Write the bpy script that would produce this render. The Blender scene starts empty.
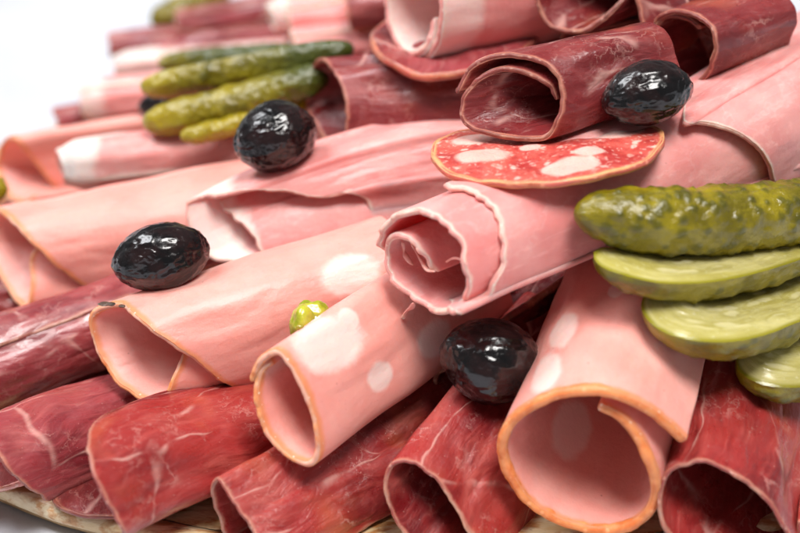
import bpy, bmesh, math, random
import numpy as np
from mathutils import Vector, noise, Matrix
random.seed(7)
rng = np.random.default_rng(7)
CM = 0.01
R = math.radians
COL = bpy.context.scene.collection

# ------------------------------------------------------------------ camera geometry (cm)
PITCH = R(30); DIST = 42.0; F = 1680.0
TGT = np.array([0, 0, 4.0])
FWD = np.array([0, math.cos(PITCH), -math.sin(PITCH)])
UP = np.array([0, math.sin(PITCH), math.cos(PITCH)])
RT = np.array([1.0, 0, 0])
CAM = TGT - FWD * DIST
def ray(u, v):
    d = FWD + RT * ((u - 400) / F) + UP * ((266.5 - v) / F)
    return d / np.linalg.norm(d)
def W(u, v, z):
    d = ray(u, v); return CAM + d * ((z - CAM[2]) / d[2])
def hit(u, v, p0, n):
    d = ray(u, v); return CAM + d * (np.dot(p0 - CAM, n) / np.dot(d, n))
def unit(a): return a / np.linalg.norm(a)
def proj(P):
    q = P - CAM; z = q @ FWD
    return np.stack([400 + F * (q @ RT) / z, 266.5 - F * (q @ UP) / z, z], -1)

# ------------------------------------------------------------------ scene helpers
def tag(o, label=None, cat=None, group=None, kind=None):
    if label: o['label'] = label
    if cat: o['category'] = cat
    if group: o['group'] = group
    if kind: o['kind'] = kind
    return o
def root(name, loc, label, cat, group=None):
    o = bpy.data.objects.new(name, None); COL.objects.link(o)
    o.location = Vector(loc) * CM; o.empty_display_size = 0.01
    return tag(o, label, cat, group)
def mesh(name, V, Fc, mat, parent=None, attrs=None, smooth=True, uv=None):
    off = np.array(parent.location) / CM if parent is not None else np.zeros(3)
    V = (np.asarray(V, float) - off) * CM
    me = bpy.data.meshes.new(name); me.from_pydata(V.tolist(), [], [list(f) for f in Fc])
    for k, a in (attrs or {}).items():
        a = np.asarray(a, float)
        if a.ndim == 1:
            at = me.attributes.new(k, 'FLOAT', 'POINT'); at.data.foreach_set('value', a)
        else:
            at = me.attributes.new(k, 'FLOAT_VECTOR', 'POINT'); at.data.foreach_set('vector', a.ravel())
    if smooth: me.polygons.foreach_set('use_smooth', [True] * len(me.polygons))
    me.update()
    o = bpy.data.objects.new(name, me); COL.objects.link(o)
    if isinstance(mat, (list, tuple)):
        for m in mat: me.materials.append(m)
    elif mat: me.materials.append(mat)
    if parent is not None: o.parent = parent
    return o
def grid_faces(nu, nv, wrap_u=False, off=0):
    f = []
    for i in range(nu if wrap_u else nu - 1):
        i2 = (i + 1) % nu
        for j in range(nv - 1):
            f.append((off + i*nv + j, off + i2*nv + j, off + i2*nv + j + 1, off + i*nv + j + 1))
    return f
def nz(p, s=1.0, seed=0.0, oct=1):
    v = Vector((p[0]*s + seed*17.3, p[1]*s - seed*9.1, p[2]*s + seed*5.7))
    return noise.noise(v) if oct == 1 else noise.fractal(v, 0.6, 2.0, oct)
def catmull(P, n):
    """centripetal-ish resample of a polyline, n samples evenly spaced by length"""
    P = np.asarray(P, float)
    E = np.vstack([2*P[0]-P[1], P, 2*P[-1]-P[-2]])
    out = []
    for i in range(1, len(E) - 2):
        p0, p1, p2, p3 = E[i-1:i+3]
        for t in np.linspace(0, 1, 14, endpoint=False):
            out.append(.5*((2*p1) + (-p0+p2)*t + (2*p0-5*p1+4*p2-p3)*t*t + (-p0+3*p1-3*p2+p3)*t**3))
    out.append(P[-1]); out = np.array(out)
    d = np.r_[0, np.cumsum(np.linalg.norm(np.diff(out[:, :3], axis=0), axis=1))]
    s = np.linspace(0, d[-1], n)
    return np.stack([np.interp(s, d, out[:, k]) for k in range(out.shape[1])], -1), s

# ------------------------------------------------------------------ materials
class NT:
    def __init__(s, name):
        s.m = bpy.data.materials.new(name); s.m.use_nodes = True
        s.t = s.m.node_tree; s.t.nodes.clear()
        s.out = s.n('ShaderNodeOutputMaterial'); s.b = s.n('ShaderNodeBsdfPrincipled')
        s.t.links.new(s.b.outputs[0], s.out.inputs[0])
    def n(s, typ, **k):
        x = s.t.nodes.new(typ)
        for a, b in k.items(): setattr(x, a, b)
        return x
    def put(s, sock, v):
        if v is None: return
        if isinstance(v, bpy.types.NodeSocket): s.t.links.new(v, sock)
        elif isinstance(v, (tuple, list)) and len(v) == 3 and sock.type == 'RGBA': sock.default_value = (*v, 1)
        else: sock.default_value = v
    def set(s, **k):
        for a, v in k.items(): s.put(s.b.inputs[a.replace('_', ' ')], v)
    def attr(s, name, out='Fac'): return s.n('ShaderNodeAttribute', attribute_name=name).outputs[out]
    def math(s, op, a, b=None, c=None, clamp=False):
        x = s.n('ShaderNodeMath', operation=op, use_clamp=clamp)
        s.put(x.inputs[0], a); s.put(x.inputs[1], b); s.put(x.inputs[2], c); return x.outputs[0]
    def vmath(s, op, a, b=None):
        x = s.n('ShaderNodeVectorMath', operation=op); s.put(x.inputs[0], a); s.put(x.inputs[1], b); return x.outputs[0]
    def noise(s, vec, scale, detail=3, rough=.55, dist=0, out='Fac'):
        x = s.n('ShaderNodeTexNoise'); s.put(x.inputs['Vector'], vec); x.inputs['Scale'].default_value = scale
        x.inputs['Detail'].default_value = detail; x.inputs['Roughness'].default_value = rough; x.inputs['Distortion'].default_value = dist
        return x.outputs[out]
    def voro(s, vec, scale, feat='F1', out='Distance', rnd=1):
        x = s.n('ShaderNodeTexVoronoi', feature=feat); s.put(x.inputs['Vector'], vec); x.inputs['Scale'].default_value = scale
        x.inputs['Randomness'].default_value = rnd; return x.outputs[out]
    def mr(s, v, a, b, c=0, d=1, smooth=True):
        x = s.n('ShaderNodeMapRange', interpolation_type='SMOOTHSTEP' if smooth else 'LINEAR')
        for i, q in enumerate((v, a, b, c, d)): s.put(x.inputs[i], q)
        return x.outputs[0]
    def mix(s, f, a, b, mode='MIX'):
        x = s.n('ShaderNodeMix', data_type='RGBA', blend_type=mode)
        s.put(x.inputs[0], f); s.put(x.inputs[6], a); s.put(x.inputs[7], b); return x.outputs[2]
    def scale(s, vec, v):
        return s.vmath('MULTIPLY', vec, v)
    def bump(s, h, strength=.3, dist=.001, normal=None):
        x = s.n('ShaderNodeBump'); s.put(x.inputs['Height'], h); x.inputs['Strength'].default_value = strength
        x.inputs['Distance'].default_value = dist; s.put(x.inputs['Normal'], normal); return x.outputs[0]
    def sss(s, w, rad, sc):
        s.set(Subsurface_Weight=w, Subsurface_Scale=sc); s.b.inputs['Subsurface Radius'].default_value = rad

def ham_material(name, pink, pale, rind, rind_w=.16, fleck=.5, streak=.5):
    """pale cooked ham: pink paste, soft pale mottling, fibres, white fat ovals, a coloured rind band"""
    k = NT(name); sv = k.attr('sheet', 'Vector'); ed = k.attr('edge'); fat = k.attr('fat')
    n1 = k.noise(sv, .55, 4, .6); n2 = k.noise(k.scale(sv, (1.6, .55, 1)), 1.6, 5, .65, .6)
    c = k.mix(k.mr(n1, .35, .68), pink, pale)
    c = k.mix(k.math('MULTIPLY', k.mr(n2, .52, .72), streak), c, tuple(min(1, x*1.25+.04) for x in pale))
    fib = k.voro(k.vmath('ADD', k.scale(sv, (.8, .35, 1)), k.scale(k.noise(sv, 1.1, 3, .6, 0, 'Color'), (1.6, 1.6, 0))), .9, 'DISTANCE_TO_EDGE')
    c = k.mix(k.math('MULTIPLY', k.mr(fib, .05, 0), .16*streak), c, (.92, .70, .66))
    gr = k.noise(sv, 9, 3, .7)
    c = k.mix(k.mr(gr, .55, .8, 0, .25*fleck), c, (.62, .20, .19))
    sp = k.voro(sv, 2.6, 'F1'); sel = k.noise(sv, 2.2, 1)
    c = k.mix(k.math('MULTIPLY', k.mr(sp, .075, .03), k.mr(sel, .55, .62, 0, .7*fleck)), c, (.38, .10, .08))
    fn = k.math('ADD', fat, k.math('MULTIPLY', k.math('SUBTRACT', k.noise(sv, 1.9, 3), .5), .7))
    c = k.mix(k.mr(fn, .30, .78, 0, .74), c, (.90, .68, .62))
    e2 = k.math('ADD', ed, k.math('MULTIPLY', k.math('SUBTRACT', k.noise(sv, 2.5, 4), .5), .16))
    c = k.mix(k.mr(e2, rind_w, rind_w*.25), c, rind)
    spots = k.voro(sv, 6.5, 'F1')
    c = k.mix(k.math('MULTIPLY', k.mr(spots, .22, .12), k.mr(e2, .10, .04, 0, .6)), c, (.95, .80, .70))
    bh = k.math('ADD', k.math('MULTIPLY', k.noise(sv, 7, 5, .65), 1.0), k.math('MULTIPLY', k.noise(k.scale(sv, (1.5, .5, 1)), 1.6, 4, .6), 1.2))
    nrm = k.bump(bh, .24, .0008)
    gl = k.noise(sv, 1.1, 4, .6)
    k.set(Base_Color=c, Roughness=k.mr(gl, .3, .7, .36, .58), Normal=nrm, Specular_IOR_Level=.45, Coat_Weight=.12, Coat_Roughness=.2)
    k.sss(.55, (1, .32, .22), .0040)
    return k.m

def cured_material(name, dark, mid, light, vein=(.72, .42, .36), orange=.5):
    """air dried ham: dark red lean with lighter muscle bands, crooked white veins, amber fat zones, a wet skin"""
    k = NT(name); sv = k.attr('sheet', 'Vector'); ed = k.attr('edge')
    warp = k.scale(k.noise(sv, .45, 2, .5, 0, 'Color'), (1.5, 1.5, 0))
    wv = k.vmath('ADD', sv, warp)
    n1 = k.noise(k.scale(wv, (1, .45, 1)), .55, 5, .6, .5)
    c = k.mix(k.mr(n1, .36, .55), dark, mid)
    c = k.mix(k.mr(k.noise(k.scale(wv, (1, .45, 1)), .8, 5, .6, .3), .48, .74, 0, .8), c, light)
    c = k.mix(k.mr(k.noise(sv, .38, 3, .5), .52, .68, 0, orange), c, (.55, .13, .045))
    fb = k.noise(k.scale(wv, (5.0, .6, 1)), 1.0, 4, .6)
    c = k.mix(k.mr(fb, .48, .8, 0, .3), c, tuple(min(1, x*1.5+.02) for x in light))
    v1 = k.voro(k.scale(wv, (.75, .33, 1)), .62, 'DISTANCE_TO_EDGE')
    wv_ = k.mr(k.noise(sv, .9, 3), .36, .68, .008, .042)
    m1 = k.math('MULTIPLY', k.mr(v1, wv_, .0), k.mr(k.noise(sv, .8, 3), .42, .60))
    w2 = k.vmath('ADD', sv, k.scale(k.noise(sv, 2.2, 4, .65, 0, 'Color'), (1.0, 1.0, 0)))
    v2 = k.voro(k.scale(w2, (1, .5, 1)), 1.5, 'DISTANCE_TO_EDGE')
    m2 = k.math('MULTIPLY', k.mr(v2, .05, 0), k.mr(k.noise(sv, 1.1, 3), .52, .70, 0, .3))
    v3 = k.voro(k.scale(w2, (1, .55, 1)), 3.4, 'DISTANCE_TO_EDGE')
    m3 = k.math('MULTIPLY', k.mr(v3, .05, 0), k.mr(k.noise(sv, .7, 4), .50, .66, 0, .28))
    mv = k.math('MAXIMUM', k.math('MULTIPLY', m1, .5), k.math('MAXIMUM', m2, m3))
    c = k.mix(mv, c, vein)
    c = k.mix(k.mr(k.voro(sv, 5.5, 'F1'), .09, .04, 0, .35), c, (.78, .52, .45))
    e2 = k.math('ADD', ed, k.math('MULTIPLY', k.math('SUBTRACT', k.noise(sv, 2.0, 4), .5), .22))
    c = k.mix(k.mr(e2, .10, .0), c, (.46, .17, .12))
    bh = k.math('ADD', k.math('MULTIPLY', fb, 1.0), k.math('MULTIPLY', k.noise(k.scale(sv, (1.5, .6, 1)), 1.2, 4, .55), 1.6))
    bh = k.math('ADD', bh, k.math('MULTIPLY', k.noise(sv, 9, 3, .6), .25))
    bh = k.math('ADD', bh, k.math('MULTIPLY', mv, .3))
    k.set(Base_Color=c, Roughness=k.mr(k.noise(sv, 1.7, 5, .65), .35, .65, .26, .52), Normal=k.bump(bh, .38, .0011),
          Specular_IOR_Level=.5, Coat_Weight=.28, Coat_Roughness=.13)
    k.sss(.28, (1, .22, .16), .0030)
    return k.m

def rind_material(name, a, b, rough=.4, dark=.0, meat=None):
    k = NT(name); tc = k.n('ShaderNodeTexCoord').outputs['Object']
    n = k.noise(tc, 220, 5, .65); c = k.mix(k.mr(n, .38, .62), a, b)
    if meat: c = k.mix(k.mr(k.noise(tc, 75, 4, .6), .40, .54, 0, .88), c, meat)
    c = k.mix(k.mr(k.voro(tc, 420, 'F1'), .28, .14, 0, .5), c, tuple(min(1, x*1.2+.12) for x in b))
    if dark: c = k.mix(k.mr(k.noise(tc, 110, 4, .7), .56, .68, 0, dark), c, (.10, .05, .03))
    k.set(Base_Color=c, Roughness=rough, Normal=k.bump(k.noise(tc, 500, 5, .7), .45, .0008), Coat_Weight=.1, Coat_Roughness=.25)
    k.sss(.3, (1, .35, .22), .0025); return k.m

M = {}
ORG = (.88, .42, .19)
M['ham'] = ham_material('pink_ham', (.74, .25, .235), (.82, .35, .325), (.88, .52, .44), .10, .4, .55)
M['ham_pale'] = ham_material('pale_ham', (.78, .28, .26), (.85, .39, .36), (.90, .62, .54), .16, .3, .5)
M['mort'] = ham_material('mortadella', (.80, .315, .265), (.83, .37, .315), (.80, .26, .12), .20, 1.0, .1)
M['cured'] = cured_material('cured_ham', (.15, .008, .010), (.31, .026, .024), (.45, .090, .072), orange=.45)
M['cured_deep'] = cured_material('cured_beef', (.09, .006, .008), (.18, .018, .020), (.30, .055, .050), orange=.25)
M['cured_rose'] = cured_material('cured_rose', (.18, .018, .024), (.30, .045, .052), (.42, .12, .112), orange=.12)
M['cured_bed'] = cured_material('cured_dark', (.10, .010, .012), (.17, .02, .022), (.26, .05, .05), orange=.2)
M['rind_orange'] = rind_material('orange_rind', (.74, .22, .065), (.84, .34, .15), meat=(.80, .40, .30))
M['rind_strong'] = rind_material('broad_orange_rind', (.72, .185, .045), (.82, .29, .10))
M['casing'] = rind_material('salami_casing', (.52, .11, .05), (.72, .27, .14), meat=(.60, .12, .09))
M['rind_pale'] = rind_material('pale_rind', (.84, .42, .34), (.88, .54, .45), .38, meat=(.76, .29, .26))
M['rind_cream'] = rind_material('cream_fat', (.86, .62, .46), (.95, .80, .66), .38)
M['rind_cured'] = rind_material('dried_fat_edge', (.36, .12, .08), (.56, .28, .20), .35, .4, meat=(.30, .05, .045))
M['rind_brown'] = rind_material('brown_edge', (.26, .08, .055), (.44, .19, .12), .4, .5, meat=(.22, .04, .035))

# ------------------------------------------------------------------ rolled slices
AXES = []                      # (samples of roll axes, radius) for the bed under the pile
def roll(name, cat, label, group, mat, rind, A, B, pts=None, rad=None, taper=1.0, th=.17, wob=.05, wr=0.0,
         bow=0.0, ns=150, nt=84, fats=(), rag=.03, rind_r=None, tail_flat=1.0, tilt=0.0, seed=None, turns=1.12, start=100, rimside=True, close=.0, asp=1.1, fmin=0, endfat=0, plug=0, nose=0):
    """A slice of meat rolled round an axis. A, B = (u, v, z) of mouth and tail centres. pts = the mouth edge, inner end to outer end,
    each (u, v[, set-back along the axis in cm])."""
    sd = seed if seed is not None else random.random() * 50
    a, b = W(*A), W(*B); L = np.linalg.norm(b - a); e = (b - a) / L
    s = unit(np.cross(e, [0, 0, 1])); n = np.cross(s, e)
    e_m = e
    if pts is None:
        q = []
        for i in range(40):
            ph = R(start) - 2*math.pi*turns * i / 39
            rr = 1 - .10 * (1 - i / 39)
            q.append((rad[0]*rr*math.cos(ph), rad[1]*rr*math.sin(ph), 0.02*math.sin(3*ph)))
    elif rad is not None:         # every point is seen on the near side of a round body, or given as (angle, rho, t, 'c')
        q = []
        for p in pts:
            if len(p) == 4: q.append((rad[0]*p[1]*math.cos(R(p[0])), rad[1]*p[1]*math.sin(R(p[0])), p[2])); continue
            d = ray(p[0], p[1]); o_ = CAM - a
            ox, oy, dx, dy = o_ @ s / rad[0], o_ @ n / rad[1], d @ s / rad[0], d @ n / rad[1]
            qa, qb, qc = dx*dx+dy*dy, ox*dx+oy*dy, ox*ox+oy*oy-1
            D2 = qb*qb-qa*qc; k_ = (-qb - math.sqrt(max(0, D2)))/qa
            P = o_ + d*k_; q.append((P @ s, P @ n, P @ e))
            if D2 < 0: print('MISS', label[:30], p)
    else:
        best = None
        P3 = [p for p in pts if len(p) < 4 or p[3] == 's']; PF = [p for p in pts if len(p) == 4 and p[3] != 's']   # 4th entry: lies on the layer beneath
        for face in np.linspace(fmin, 3.5, 101):     # how far the mouth is cut askew: the one that makes the section round
            m = unit(e + face*FWD)
            if m @ FWD < (.12 if face >= 0 else .4): continue
            Q = []
            for p in P3:
                dt = p[2] if len(p) == 3 else 0.0
                P = hit(p[0], p[1], a + e*dt, m) - a
                ta = P @ e + (p[2] if len(p) == 4 else 0); f = 1 + (taper - 1) * ta / L
                Q.append((P @ s / f, P @ n / f, ta))
            Q = np.array(Q); sc_ = abs(math.log(np.ptp(Q[:, 0]) / np.ptp(Q[:, 1]) / asp)) + .02*abs(face)
            if best is None or sc_ < best[0]: best = (sc_, Q, face, m)
        q = [tuple(x) for x in best[1]]; m = best[3]; print('FACE', label[:40], round(best[2], 2), 'r', round(np.ptp(best[1][:, 0])/2, 2), round(np.ptp(best[1][:, 1])/2, 2), 'e', np.round(e, 2), 't', round(best[1][:, 2].min(), 2), round(best[1][:, 2].max(), 2))
        if PF:
            Q = best[1]; cc = (Q[:, :2].max(0) + Q[:, :2].min(0))/2; rx, ry = np.ptp(Q[:, 0])/2, np.ptp(Q[:, 1])/2
            D_ = catmull(Q, 200)[0]; an = np.arctan2(D_[:, 1]-cc[1], D_[:, 0]-cc[0]); rr_ = np.hypot(D_[:, 0]-cc[0], D_[:, 1]-cc[1])
            for p in PF:
                best = None
                for dt in np.arange(max(-.6, (q[-1][2] if len(q) > len(P3) else 0) - .6), L, .03):
                    P = hit(p[0], p[1], a + e*dt, m) - a; ta = P @ e; f = 1 + (taper-1)*ta/L
                    x, y = P @ s / f - cc[0], P @ n / f - cc[1]; A_ = math.atan2(y, x); r_ = math.hypot(x, y)
                    near = np.abs((an - A_ + math.pi) % (2*math.pi) - math.pi) < .09
                    rt_ = max(float(rr_[near].max()) if near.any() else 0, .97*rx*ry/math.hypot(ry*math.cos(A_), rx*math.sin(A_)))
                    g_ = r_/(rt_ + th + .03 + p[3])
                    if best is None or g_ < best[0]-.002: best = (max(g_, 1), x+cc[0], y+cc[1], ta)
                    if g_ < 1: break
                q.append(best[1:])
    C, S = catmull(np.array(q), ns)
    rmean = (np.ptp(C[:, 0]) + np.ptp(C[:, 1])) / 4
    for t in np.linspace(.05, .98, 14):
        AXES.append((*(a + e*L*t + np.array([0, 0, bow*4*t*(1-t)])), rmean * (1 + (taper-1)*t)))
    tj = (np.linspace(0, 1, nt)) ** 1.5
    V = np.zeros((ns, nt, 3)); SH = np.zeros((ns, nt, 3)); ED = np.zeros((ns, nt))
    smax = S[-1]
    cx, cy = (C[:, 0].max()+C[:, 0].min())/2, (C[:, 1].max()+C[:, 1].min())/2
    for i in range(ns):
        t0 = C[i, 2] + rag * (nz((S[i], 0, 0), 1.3, sd, 3) * 1.4) + rag*.5*nz((S[i], 3, 0), 4.5, sd, 2)
        for j in range(nt):
            t = t0 + (L - t0) * tj[j]; w = t / L
            f = 1 + (taper - 1) * w
            fl = 1 + (tail_flat - 1) * min(1, max(0, w)) ** 1.2
            if nose: f *= 1 - nose*math.exp(-(max(0, t-t0)/.35)**2) ; t += nose*.6*C[i, 0]*math.exp(-(t-t0)/.8)
            x, y = C[i, 0] * f / max(.3, fl)**.5, C[i, 1] * f * fl
            ang = math.atan2(C[i, 1]-cy, C[i, 0]-cx)
            rn = math.hypot(C[i, 0]-cx, C[i, 1]-cy) / max(rmean, .01)
            g = (x, y, t)
            fade = min(1, max(0, t - t0) / 1.2 + .15)
            k = wob * fade * (nz((math.cos(ang)*1.2, math.sin(ang)*1.2, t*.35), .9, sd, 2))
            if wr:   # creases running along the roll
                a2 = S[i]*1.1 + .35*nz((t*.4, S[i]*.3, 1), 1, sd)*3
                k += wr * fade * (abs(nz((a2, t*.22, 2), 1.0, sd, 2)) - .25)
                k += wr*.5*fade * nz((S[i]*2.2, t*.5, 7), 1.0, sd, 3)
            ux, uy = math.cos(ang), math.sin(ang)
            x += ux * k; y += uy * k
            P = a + e*t + s*x + n*y
            P = P + np.array([0, 0, bow*4*w*(1-w)])
            V[i, j] = P; SH[i, j] = (S[i], t, sd)
            ED[i, j] = min(t - t0, (smax - S[i]) if rimside else 9, 9)
    V = V.reshape(-1, 3); SH = SH.reshape(-1, 3); ED = ED.ravel()
    FT = np.zeros(len(V))
    if fats:
        pr = proj(V)
        for (fu, fv, ra, rb, *an) in fats:
            d = np.hypot(pr[:, 0]-fu, pr[:, 1]-fv); cand = np.where(d < 7)[0]
            if len(cand) == 0: cand = [int(np.argmin(d))]
            c0 = cand[np.argmin(pr[cand, 2])]
            th0 = R(an[0]) if an else 0
            ds, dt = SH[:, 0]-SH[c0, 0], SH[:, 1]-SH[c0, 1]
            x1 = ds*math.cos(th0)+dt*math.sin(th0); y1 = -ds*math.sin(th0)+dt*math.cos(th0)
            dd = np.sqrt((x1/rb)**2 + (y1/ra)**2)
            FT = np.maximum(FT, np.clip(.5 + (1 - dd) * 1.3, 0, 1))
    if endfat:
        tt = SH[:, 1] + .12*np.sin(SH[:, 0]*1.7+sd); FT = np.maximum(FT, np.clip(1 - (tt-endfat)/.7, 0, 1)*.9)
    rt = root(name, (a+b)/2 - np.array([0, 0, rmean]), label, cat, group)
    o = mesh('slice', V, grid_faces(ns, nt), mat, rt, dict(sheet=SH, edge=ED, fat=FT))
    m = o.modifiers.new('thick', 'SOLIDIFY'); m.thickness = th*CM; m.offset = 0; m.use_quality_normals = True
    m = o.modifiers.new('sub', 'SUBSURF'); m.levels = 0; m.render_levels = 1
    if plug:                       # added crumpled disc across the hollow, keeps light from the open tail out
        PV, PS = [], []; nr_ = 16; tp = plug*L; f = 1 + (taper-1)*plug
        for i in range(ns):
            for j in range(nr_):
                h = j/(nr_-1); k_ = 1 - h*.98
                x = cx*f + (C[i, 0]-cx)*f*k_; y = cy*f + (C[i, 1]-cy)*f*k_
                t = tp + .9*h*rmean + .35*rmean*nz((x*1.6, y*1.6, 3), 1, sd, 3)*min(1, h*3)
                PV.append(a + e*t + s*x + n*y + np.array([0, 0, bow*4*plug*(1-plug)])); PS.append((x*1.5, y*1.5+3, sd))
        mesh('light_block', PV, grid_faces(ns, nr_), mat, rt, dict(sheet=PS, edge=np.full(len(PV), 9.), fat=np.zeros(len(PV))))
    if rind is not None:
        G = V.reshape(ns, nt, 3)
        path = [G[i, 0] for i in range(ns)] + ([G[-1, j] for j in range(1, nt)] if rimside else [])
        inn = [G[i, 1]-G[i, 0] for i in range(ns)] + ([G[-2, j]-G[-1, j] for j in range(1, nt)] if rimside else [])
        lip(path, inn, rind, rt, rind_r or th*.42, sd)
    return rt

def lip(path, inn, mat, rt, r, sd, name='rind', depth=1.15):
    """rounded cut edge of a slice: a tube along its border, uneven in width"""
    P = np.array(path); I = np.array([unit(x + 1e-9) for x in inn]); n = len(P)
    T = np.gradient(P, axis=0); nu = 10
    V = []
    d = 0
    for i in range(n):
        if i: d += np.linalg.norm(P[i]-P[i-1])
        t = unit(T[i]+1e-9); nn = unit(np.cross(t, I[i])); ii = np.cross(nn, t)
        rr = r * (1 + .18*nz((d, 0, 0), .9, sd, 3) + .12*nz((d, 0, 5), 8, sd, 2))
        if i < 3: rr *= (.35, .75, .95)[i]
        if i > n-4: rr *= (.35, .75, .95)[n-1-i]
        c = P[i] + ii * r*.55
        for k in range(nu):
            a = 2*math.pi*k/nu
            V.append(c + nn*rr*math.cos(a) + ii*rr*depth*math.sin(a))
    F = []
    for i in range(n-1):
        for k in range(nu):
            k2 = (k+1) % nu; F.append((i*nu+k, i*nu+k2, (i+1)*nu+k2, (i+1)*nu+k))
    F.append(tuple(range(nu))[::-1]); F.append(tuple((n-1)*nu+k for k in range(nu)))
    return mesh(name, V, F, mat, rt)

HG = 'cooked ham and mortadella rolls'
CG = 'dried ham rolls'
def ham(label, *a, **k):
    k['wob'] = k.get('wob', .05)*1.7; k.setdefault('wr', .03)
    return roll('ham_roll', 'ham roll', label, HG, *a, **k)
def cured(label, *a, **k):
    k.setdefault('th', .10); k.setdefault('wob', .12); k.setdefault('wr', .07); k.setdefault('rag', .045)
    return roll('cured_ham_roll', 'cured ham roll', label, CG, *a, **k)

exec_rolls = True
# --- cooked ham and mortadella
ham('large mortadella roll with wide orange rind and open mouth, below the sliced gherkins', M['mort'], M['rind_strong'],
    (583, 460, 3.0), (662, 225, 4.5), taper=.93, th=.23, wob=.06, plug=.75, rind_r=.118, rimside=False, seed=3.1,
    pts=[(598,406,.25),(621,419,.15),(641,444,.05),(654,476),(654,503),(637,523),(606,531),(564,524),(530,504),(508,475),(501,447),(511,422),(535,404),(566,394),(600,392),(633,403,.1),(660,420,.22),(685,441,.4)],
    fats=[(546,372,.75,.42,15),(563,327,.62,.38,10),(572,428,.9,.55),(615,290,.3,.2)])
ham('short mortadella roll with round white fat spots and oval mouth, under the curled roll', M['mort'], M['rind_orange'],
    (287, 408, 3.8), (485, 271, 4.15), taper=1.0, th=.17, wob=.05, plug=.5, seed=8.2,
    pts=[(272,362,.2),(262,368,.1),(256,385,.05),(257,408),(267,434),(288,456),(308,464),(317,451),(315,424),(303,388),(289,363),(278,352),(266,356),(257,366),(252,380,.1)],
    fats=[(332,340,.95,.62,10),(384,376,.42,.36),(438,343,.6,.4,0),(352,318,.3,.25),(300,300,.2,.2)])
ham('mortadella roll with slanting orange flap edge and a green pepper bit in its side', M['mort'], M['rind_orange'],
    (135, 352, 3.5), (400, 262, 4.3), taper=1.0, th=.16, wob=.05, plug=.5, seed=12.4,
    pts=[(184,352,.55),(181,362,.4),(171,386,.1),(160,402,0),(148,402),(134,394),(115,379),(98,352),(91,328),(93,314),(104,307),(123,306,.05),(140,320,0,0),(162,337,0,0),(189,355,0,0),(219,378,0,0),(243,387,0,0)],
    fats=[(350,270,.75,.6,0)])
H6 = ham('mortadella roll at the left edge with orange flap corner, under the lone left olive', M['mort'], M['rind_orange'],
    (8, 258, 2.9), (330, 195, 4.0), taper=1.0, th=.15, wob=.05, seed=17.9,
    pts=[(37,246,.6),(31,263,.35),(32,286,.15),(28,305,0),(17,301),(0,276),(-12,250),(-14,225),(-7,211),(3,213,.15),(20,229,0,0),(44,253,0,0),(67,273,0,0),(88,286,0,0),(103,291,0,0)],
    )
ham('pink ham roll with ragged torn top flap, between the left olive and the curled roll', M['ham'], M['rind_pale'],
    (225, 228, 4.5), (480, 166, 5.2), taper=1.5, bow=.38, asp=.9, th=.13, wob=.04, rag=.07, endfat=.25, seed=21.5,
    pts=[(220,203,.4),(234,219,.15),(249,234,0),(260,251),(262,264),(250,267),(232,261),(214,257),(201,246),(191,224),(187,203),(192,196),(207,195,.1),(220,196,0,0),(243,196,0,0),(265,198,0,0),(292,203,0,0),(322,209,0,0),(353,206,0,0),(366,215,0,0),(373,232,0,0),(370,246,0,0)])
H1 = ham('long pink ham roll with curled tongue in its mouth, partly under salami slice', M['ham'], M['rind_pale'],
    (425, 262, 6.5), (782, 112, 7.15), taper=1.08, plug=.3, th=.15, wob=.04, rag=.10, seed=25.7, ns=230,
    pts=[(436,272,.35),(431,262,.25),(424,252,.15),(412,240,.05),(399,235),(388,240),(384,254),(392,276),(408,297),(430,309),(452,309),(465,297),(467,275),(460,250),(446,228),(425,214),(401,214),(385,226),(379,244),
         (374,262,.5,'s'),(385,292,.9,'s'),(405,312,1.2,'s'),(452,312,0,0),(470,307,0,0),(488,293,0,0),(501,268,0,0),(503,238,0,0),(491,210,0,0),(467,193,0,0),(444,186,0,0)])
ham('broad pink ham slice folded over the end of the long roll, at the right edge', M['ham'], M['rind_pale'],
    (716, 144, 7.05), (850, 60, 7.5), rad=(1.66, 1.62), taper=1.05, th=.15, wob=.03, seed=31.0,
    pts=[(210,.98,1.2,'c'),(170,1,.9,'c'),(135,1,.4,'c'),(684,120),(699,122),(729,130),(748,140),(763,156),(772,178),(772,200),(-55,1,.5,'c'),(-80,1,.9,'c')],
    )
ham('pink ham roll with white fat end, behind the left gherkins and left of an olive', M['ham_pale'], M['rind_pale'],
    (62, 168, 4.0), (275, 142, 4.6), rad=(.72, .72), taper=1.1, th=.14, wob=.05, seed=36, endfat=.8, nose=.3, fats=[(100,128,.8,.3)], turns=1.2, start=60)
ham('ham roll at the left edge with orange mouth, behind the white ended roll', M['mort'], M['rind_orange'],
    (20, 170, 3.0), (210, 140, 3.6), taper=1.0, th=.13, wob=.05, seed=38,
    pts=[(33,196,.2),(25,201,0),(13,200),(3,185),(-3,166),(0,148),(9,138),(20,143,.2),(34,161,.7),(50,180,1.2),(58,192,1.5)])
ham('blurred ham roll with pale cream end, left of the gherkin tips', M['ham_pale'], M['rind_cream'],
    (82, 102, 3.0), (260, 84, 3.8), rad=(.66, .66), th=.13, seed=41, endfat=.45, nose=.3)
ham('thin whitish ham roll behind the gherkins, below the dark roll at the back', M['ham_pale'], M['rind_cream'],
    (115, 66, 3.0), (290, 52, 3.8), rad=(.42, .42), th=.13, seed=43, endfat=1.4, nose=.35)
ham('blurred pale ham roll with glossy white end at the top of the pile', M['ham_pale'], M['rind_cream'],
    (272, 18, 4.6), (380, -8, 5.4), rad=(.62, .62), th=.14, seed=45, endfat=.6, nose=.3)
ham('plain pink ham roll behind the dark rolls, left of the creamy mouthed one', M['ham'], M['rind_orange'],
    (292, 22, 5.2), (400, 2, 5.9), rad=(.62, .6), th=.14, seed=47)
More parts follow.
